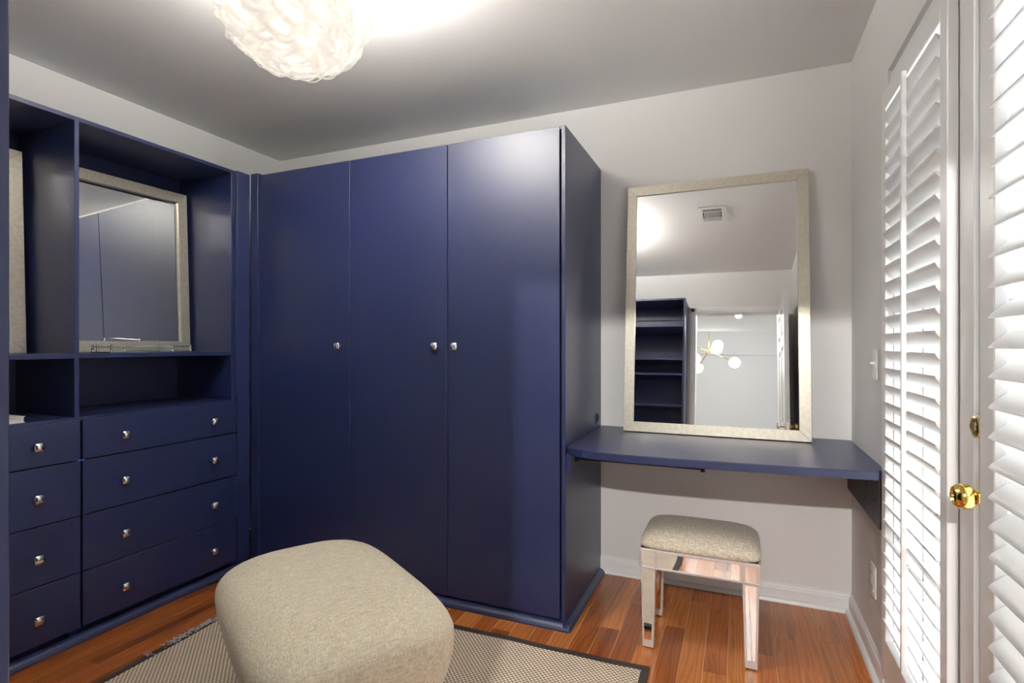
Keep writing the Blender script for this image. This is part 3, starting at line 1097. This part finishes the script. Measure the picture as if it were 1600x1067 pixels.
# ================================================================== RUG
Rg = thing('area_rug', 'woven beige rug with dark brown binding under the ottoman', 'rug', (-1.18, 1.16, 0.0), math.radians(0.9))
rx0, rx1, ry0, ry1 = -0.885, 0.895, -0.83, 0.832
bxo('woven_field', M_rug, Rg, rx0 + 0.02, rx1 - 0.02, ry0 + 0.02, ry1 - 0.02, 0.0015, 0.009, local=True)
bw = 0.027
for k, (a, b, c, d) in enumerate(((rx0, rx1, ry1 - bw, ry1), (rx0, rx1, ry0, ry0 + bw), (rx0, rx0 + bw, ry0 + bw, ry1 - bw), (rx1 - bw, rx1, ry0 + bw, ry1 - bw))):
    n = 40
    bm = bmesh.new()
    rng = random.Random(k)
    ph = rng.uniform(0, 6)
    for i in range(n):
        wob = 0.0025
        if k < 2:
            u0, u1 = a + (b - a) * i / n, a + (b - a) * (i + 1) / n
            f = lambda u: wob * math.sin(u * 9 + ph) + 0.0015 * math.sin(u * 23)
            frustum(bm, (u0, u1, c, d), (u0, u1, c, d), 0.001, 0.0115)
            for v in bm.verts[-8:]:
                v.co.y += f(v.co.x)
        else:
            u0, u1 = c + (d - c) * i / n, c + (d - c) * (i + 1) / n
            f = lambda u: wob * math.sin(u * 9 + ph) + 0.0015 * math.sin(u * 23)
            frustum(bm, (a, b, u0, u1), (a, b, u0, u1), 0.001, 0.0115)
            for v in bm.verts[-8:]:
                v.co.x += f(v.co.y)
    bmesh.ops.remove_doubles(bm, verts=bm.verts, dist=0.0005)
    obj('binding', bm, M_border, Rg, local=True)
bm = bmesh.new()
rng = random.Random(3)
for i in range(330):
    yy = rng.uniform(0.265, 0.60) if i > 12 else rng.uniform(0.19, 0.21)
    xx = rx0 + rng.uniform(-0.004, 0.024)
    a = rng.uniform(0, 2 * PI)
    l = rng.uniform(0.006, 0.015)
    z = 0.0125 + rng.uniform(0, 0.004)
    p0 = Vector((xx, yy, z)); p1 = p0 + Vector((math.cos(a) * l, math.sin(a) * l, rng.uniform(-0.001, 0.003)))
    tube(bm, p0, p1, 0.0011, 4)
fr = obj('frayed_threads', bm, M_fray, Rg, local=True)
fr['kind'] = 'stuff'

# ================================================================== OTTOMAN
Ot = thing('ottoman', 'oatmeal linen domed ottoman standing on the rug', 'ottoman', (-1.135, 1.272, 0.0115), math.radians(-31.2))
hx, hy = 0.396, 0.268
rg = [(0.150, 0.080, 6), (0.151, 0.070, 6), (0.158, 0.064, 6), (0.20, 0.047, 6.2), (0.25, 0.0295, 6.2), (0.30, 0.0154, 6.2), (0.345, 0.0055, 6), (0.38, 0.001, 5.7),
      (0.3988, 0.0, 5.5), (0.4104, 0.0011, 5.2), (0.4224, 0.0047, 4.9), (0.4339, 0.0108, 4.6), (0.4448, 0.0195, 4.33), (0.4549, 0.0308, 4.06), (0.4641, 0.0448, 3.8), (0.4721, 0.0618, 3.53),
      (0.4789, 0.0822, 3.26), (0.4843, 0.1066, 3.0), (0.4882, 0.1365, 2.73), (0.4906, 0.1758, 2.47), (0.4914, 0.215, 2.3)]
bm = cushion(hx, hy, rg, seg=96)
obj('upholstery', bm, M_linen, Ot, smooth='all', local=True)
for sx in (-1, 1):
    for sy in (-1, 1):
        bm = bmesh.new()
        cx, cy = sx * (hx - 0.105), sy * (hy - 0.098)
        frustum(bm, (cx - 0.016, cx + 0.016, cy - 0.016, cy + 0.016), (cx - 0.024, cx + 0.024, cy - 0.024, cy + 0.024), 0.0, 0.155, bev=0.002)
        obj('leg', bm, M_leg, Ot, local=True)

# ================================================================== SHUTTERS
def shutter(name, label, y0, y1, xf, z0, z1, tip_x, tip_z0, n, L, ang, rod_y, st=0.047, rod=True, rodz=None, lz=(0.215, 1.965)):
    R = thing(name, label, 'shutter', (xf + 0.0135, (y0 + y1) / 2, z0), 0, 'plantation shutters on the garden doors')
    t = 0.022
    for a, b in ((y0, y0 + st), (y1 - st, y1)):
        bxo('stile', M_white, R, xf, xf + t, a, b, z0, z1, bev=0.002)
    bxo('rail', M_white, R, xf, xf + t, y0 + st, y1 - st, z0, lz[0], bev=0.002)
    bxo('rail', M_white, R, xf, xf + t, y0 + st, y1 - st, lz[1], z1, bev=0.002)
    # louver blade: elliptical section, room edge at the tip
    bm = bmesh.new()
    seg = 14
    ca, sa = math.cos(ang), math.sin(ang)
    ya, yb = y0 + st + 0.0015, y1 - st - 0.0015
    half = (yb - ya) / 2
    A, B = [], []
    for i in range(seg):
        q = 2 * PI * i / seg
        a, b = L / 2 * math.cos(q), 0.0052 * math.sin(q)
        x, z = a * ca - b * sa, a * sa + b * ca
        A.append(bm.verts.new((x, -half, z))); B.append(bm.verts.new((x, half, z)))
    bm.faces.new(A); bm.faces.new(B[::-1])
    for i in range(seg):
        bm.faces.new((A[i], B[i], B[(i + 1) % seg], A[(i + 1) % seg]))
    bmesh.ops.recalc_face_normals(bm, faces=bm.faces)
    cx, cz = tip_x + L / 2 * ca, tip_z0 + L / 2 * sa
    base = R.location
    first = obj('louver', bm, M_white, R, smooth=50, local=True)
    yc = (ya + yb) / 2
    first.location = Vector((cx, yc, cz)) - base
    for k in range(1, n):
        share('louver', first, R, Vector((cx, yc, cz + 0.055 * k)) - base)
    if rod:
        bxo('tilt_rod', M_white, R, tip_x - 0.016, tip_x - 0.003, rod_y - 0.0065, rod_y + 0.0065, rodz[0], rodz[1], bev=0.003, seg=2, smooth=True)
        pin = None
        for k in range(n):
            loc = Vector((tip_x - 0.0005, rod_y, tip_z0 + 0.055 * k)) - base
            if pin is None:
                bm = bmesh.new(); box(bm, -0.004, 0.005, -0.001, 0.001, -0.0025, 0.0025)
                pin = obj('rod_staple', bm, M_white, R, local=True)
                pin.location = loc
            else:
                share('rod_staple', pin, R, loc)
    return R

# far panel: louvers tipped down to the outside; near panel: tipped up to the outside
shutter('window_shutter', 'white louvered shutter nearest the desk, slats tipped nearly closed', 1.540, 2.159, 0.446, 0.09, 2.026, 0.4376, 0.288, 31, 0.060, -math.radians(48), 1.823, st=0.050, rodz=(0.262, 1.957))
shutter('window_shutter', 'white louvered shutter beside the brass knob, slats half open', 0.695, 1.315, 0.432, 0.09, 2.026, 0.423, 0.247, 31, 0.058, math.radians(39), 1.005, st=0.062, rodz=(0.262, 1.957))

# ================================================================== SWITCH, OUTLET
sw = thing('light_switch', 'white toggle light switch beside the garden doors', 'light switch', (XR, 2.322, 1.115))
bxo('cover_plate', M_plastic, sw, XR - 0.006, XR, 2.287, 2.357, 1.058, 1.172, bev=0.002)
bm = bmesh.new(); box(bm, XR - 0.0075, XR - 0.006, 2.315, 2.329, 1.103, 1.127); box(bm, XR - 0.020, XR - 0.006, 2.318, 2.326, 1.116, 1.124, bev=0.001)
obj('toggle', bm, M_plastic, sw)
ou = thing('wall_outlet', 'white power outlet below the desk support', 'outlet', (XR, 2.352, 0.318))
bxo('cover_plate', M_plastic, ou, XR - 0.006, XR, 2.316, 2.388, 0.260, 0.376, bev=0.002)
for zz in (0.292, 0.344):
    so = bxo('socket_face', M_plastic, ou, XR - 0.008, XR - 0.006, 2.336, 2.368, zz - 0.014, zz + 0.014, bev=0.0008)
    bm = bmesh.new(); box(bm, XR - 0.0084, XR - 0.008, 2.344, 2.346, zz - 0.004, zz + 0.006); box(bm, XR - 0.0084, XR - 0.008, 2.358, 2.360, zz - 0.004, zz + 0.006)
    obj('slots', bm, M_dark, so)

# ================================================================== CEILING VENT
Vt = thing('ceiling_vent', 'white ceiling air register reflected in the desk mirror', 'air vent', (-0.178, 1.290, H))
bm = bmesh.new()
vx0, vx1, vy0, vy1 = -0.275, -0.081, 1.146, 1.434
ix0, ix1, iy0, iy1 = -0.243, -0.113, 1.185, 1.395
box(bm, vx0, ix0, vy0, vy1, H - 0.006, H); box(bm, ix1, vx1, vy0, vy1, H - 0.006, H)
box(bm, ix0, ix1, vy0, iy0, H - 0.006, H); box(bm, ix0, ix1, iy1, vy1, H - 0.006, H)
m1, m2 = 1.228, 1.350
box(bm, ix0, ix1, m1 - 0.006, m1 + 0.006, H - 0.006, H - 0.001); box(bm, ix0, ix1, m2 - 0.006, m2 + 0.006, H - 0.006, H - 0.001)
obj('frame', bm, M_plastic, Vt)
bxo('duct_opening', M_vent, Vt, ix0, ix1, iy0, iy1, H - 0.0015, H - 0.0005)
bmesh_src = None
nsl = 12
for k in range(nsl):
    xx = ix0 + (ix1 - ix0) * k / (nsl - 1)
    if k in (0, nsl - 1):
        continue
    bxo('slat', M_plastic, Vt, xx - 0.0028, xx + 0.0028, m1 + 0.006, m2 - 0.006, H - 0.006, H - 0.002)
for yy in (1.198, 1.210):
    bxo('slat', M_plastic, Vt, ix0, ix1, yy - 0.004, yy + 0.004, H - 0.006, H - 0.002)
for yy in (1.372,):
    bxo('slat', M_plastic, Vt, ix0, ix1, yy - 0.002, yy + 0.002, H - 0.006, H - 0.002)

# ================================================================== FEATHER LAMP
LC = Vector((-1.174, 1.189, 2.168))
Lm = thing('feather_pendant', 'round white feather pendant lamp glowing under the ceiling', 'pendant lamp', (LC.x, LC.y, 1.95))
bm = bmesh.new(); lathe(bm, [(0, H - 0.03), (0.055, H - 0.03), (0.06, H - 0.024), (0.06, H), (0, H)], Matrix.Translation((LC.x, LC.y, 0)), 28)
obj('ceiling_canopy', bm, M_plastic, Lm, smooth=40)
bm = bmesh.new(); tube(bm, (LC.x + 0.045, LC.y, LC.z + 0.10), (LC.x + 0.045, LC.y, H - 0.03), 0.003)
obj('cord', bm, M_plastic, Lm)
bm = bmesh.new()
prof = []
for k in range(15):          # open-topped round liner
    a = -PI / 2 + (PI / 2 + math.radians(50)) * k / 14
    prof.append((0.155 * math.cos(a) if k else 0.0, 0.130 * math.sin(a)))
lathe(bm, prof, Matrix.Translation(LC), 32)
obj('inner_shade', bm, M_core, Lm, smooth='all')
bl = bpy.data.lights.new('bulb_light', 'POINT')
bl.energy = P_BULB
bl.color = (1.0, 0.96, 0.90)
bl.shadow_soft_size = 0.05
blo = bpy.data.objects.new('bulb_light', bl)
C.objects.link(blo)
blo.parent = Lm
blo.location = Vector((LC.x, LC.y, LC.z + 0.122)) - Lm.location
rng = random.Random(11)
verts, faces = [], []
RX, RZ = 0.176, 0.150
NF = 3600
for i in range(NF):
    zc = 1 - 2 * (i + 0.5) / NF
    if zc > 0.80:
        continue
    th = i * 2.399963 + rng.uniform(-0.2, 0.2)
    rr = math.sqrt(max(0, 1 - zc * zc))
    n = Vector((rr * math.cos(th), rr * math.sin(th), zc))
    base = Vector((n.x * RX, n.y * RX, n.z * RZ))
    n = Vector((n.x / RX, n.y / RX, n.z / RZ)).normalized()
    # feathers sweep down and around
    down = Vector((0, 0, -1)); down = (down - n * down.dot(n))
    if down.length < 0.05:
        down = Vector((1, 0, 0)) - n * n.x
    down.normalize()
    side = n.cross(down)
    ang = rng.gauss(0.95, 0.55)
    dv = (down * math.cos(ang) + side * math.sin(ang)).normalized()
    sv = n.cross(dv)
    ln = rng.uniform(0.07, 0.12)
    wd = rng.uniform(0.007, 0.015)
    lift = rng.uniform(0.004, 0.032)
    curl = rng.uniform(-0.02, 0.022)
    tw = rng.uniform(-0.4, 0.4)
    b0 = len(verts)
    ns = 5
    for k in range(ns + 1):
        s = k / ns
        c = base + dv * (ln * (s - 0.35)) + n * (0.012 + lift * math.sin(s * PI * 0.8) + curl * s * s - 0.9 * (ln * (s - 0.35)) ** 2 / 0.2)
        w = wd * (math.sin(PI * min(1, 0.12 + 0.88 * s) ** 0.8) ** 0.7 if k < ns else 0.12)
        wl = w * rng.uniform(0.8, 1.15)
        wr = w * rng.uniform(0.8, 1.15)
        tilt = n * (0.35 * w * math.sin(tw))
        verts.append(c - sv * wl - n * 0.003 + tilt); verts.append(c + n * 0.001); verts.append(c + sv * wr - n * 0.003 - tilt)
    for k in range(ns):
        a = b0 + 3 * k
        faces.append((a, a + 1, a + 4, a + 3)); faces.append((a + 1, a + 2, a + 5, a + 4))
me = bpy.data.meshes.new('feathers')
me.from_pydata([tuple(v + LC - Lm.location) for v in verts], [], faces)
me.materials.append(M_feather)
for p in me.polygons:
    p.use_smooth = True
fo = bpy.data.objects.new('feathers', me)
C.objects.link(fo)
fo.parent = Lm
fo['kind'] = 'stuff'

# ================================================================== BEDROOM LIGHTS
def downlight(x, y):
    d = thing('recessed_light', 'round recessed downlight in the bedroom ceiling', 'downlight', (x, y, 2.44))
    bm = bmesh.new(); lathe(bm, [(0.05, 0), (0.072, 0), (0.072, -0.004), (0.055, -0.006), (0.05, -0.002), (0.05, 0)], Matrix.Translation((x, y, 2.44)), 28)
    obj('trim_ring', bm, M_plastic, d, smooth=40)
    bm = bmesh.new(); lathe(bm, [(0, -0.003), (0.05, -0.003), (0.05, -0.001), (0, -0.001)], Matrix.Translation((x, y, 2.44)), 28)
    obj('lens', bm, M_down, d)
    sl = bpy.data.lights.new('downlight_beam', 'SPOT')
    sl.energy = P_SPOT
    sl.color = (1.0, 0.97, 0.93)
    sl.spot_size = math.radians(75)
    sl.spot_blend = 0.7
    sl.shadow_soft_size = 0.035
    so_ = bpy.data.objects.new('downlight_beam', sl)
    C.objects.link(so_)
    so_.parent = d
    so_.location = (0, 0, -0.014)
    so_.rotation_euler = (Vector((-0.15, 2.3, 0.7)) - Vector((x, y, 2.36))).to_track_quat('-Z', 'Y').to_euler()
downlight(0.004, -1.86)
Ch = thing('globe_chandelier', 'brass chandelier with white glass globes in the bedroom', 'chandelier', (-0.426, -3.53, 2.264))
hub = Vector((-0.426, -3.53, 2.264))
bm = bmesh.new(); bmesh.ops.create_uvsphere(bm, u_segments=16, v_segments=10, radius=0.028); bmesh.ops.translate(bm, verts=bm.verts, vec=hub)
obj('hub', bm, M_brass, Ch, smooth='all')
bm = bmesh.new(); tube(bm, hub, (hub.x, hub.y, 3.0), 0.006); obj('rod', bm, M_brass, Ch, smooth=40)
bm = bmesh.new(); lathe(bm, [(0, 2.97), (0.06, 2.97), (0.06, 3.0), (0, 3.0)], Matrix.Translation((hub.x, hub.y, 0)), 24); obj('ceiling_canopy', bm, M_brass, Ch, smooth=40)
for dx, dy, dz in ((0.375, 0.02, -0.185), (0.125, -0.20, 0.125), (0.125, 0.22, -0.005), (-0.185, 0.24, -0.17), (-0.175, -0.26, -0.235), (-0.40, -0.02, 0.14)):
    e = hub + Vector((dx, dy, dz))
    u = Vector((dx, dy, dz)).normalized()
    bm = bmesh.new(); tube(bm, hub, e - u * 0.07, 0.006); ar = obj('arm', bm, M_brass, Ch, smooth=40)
    bm = bmesh.new(); tube(bm, e - u * 0.095, e - u * 0.07, 0.018, 14); obj('socket', bm, M_brass, ar, smooth=40)
    bm = bmesh.new(); bmesh.ops.create_uvsphere(bm, u_segments=24, v_segments=16, radius=0.082); bmesh.ops.translate(bm, verts=bm.verts, vec=e)
    obj('globe', bm, M_globe, Ch, smooth='all')
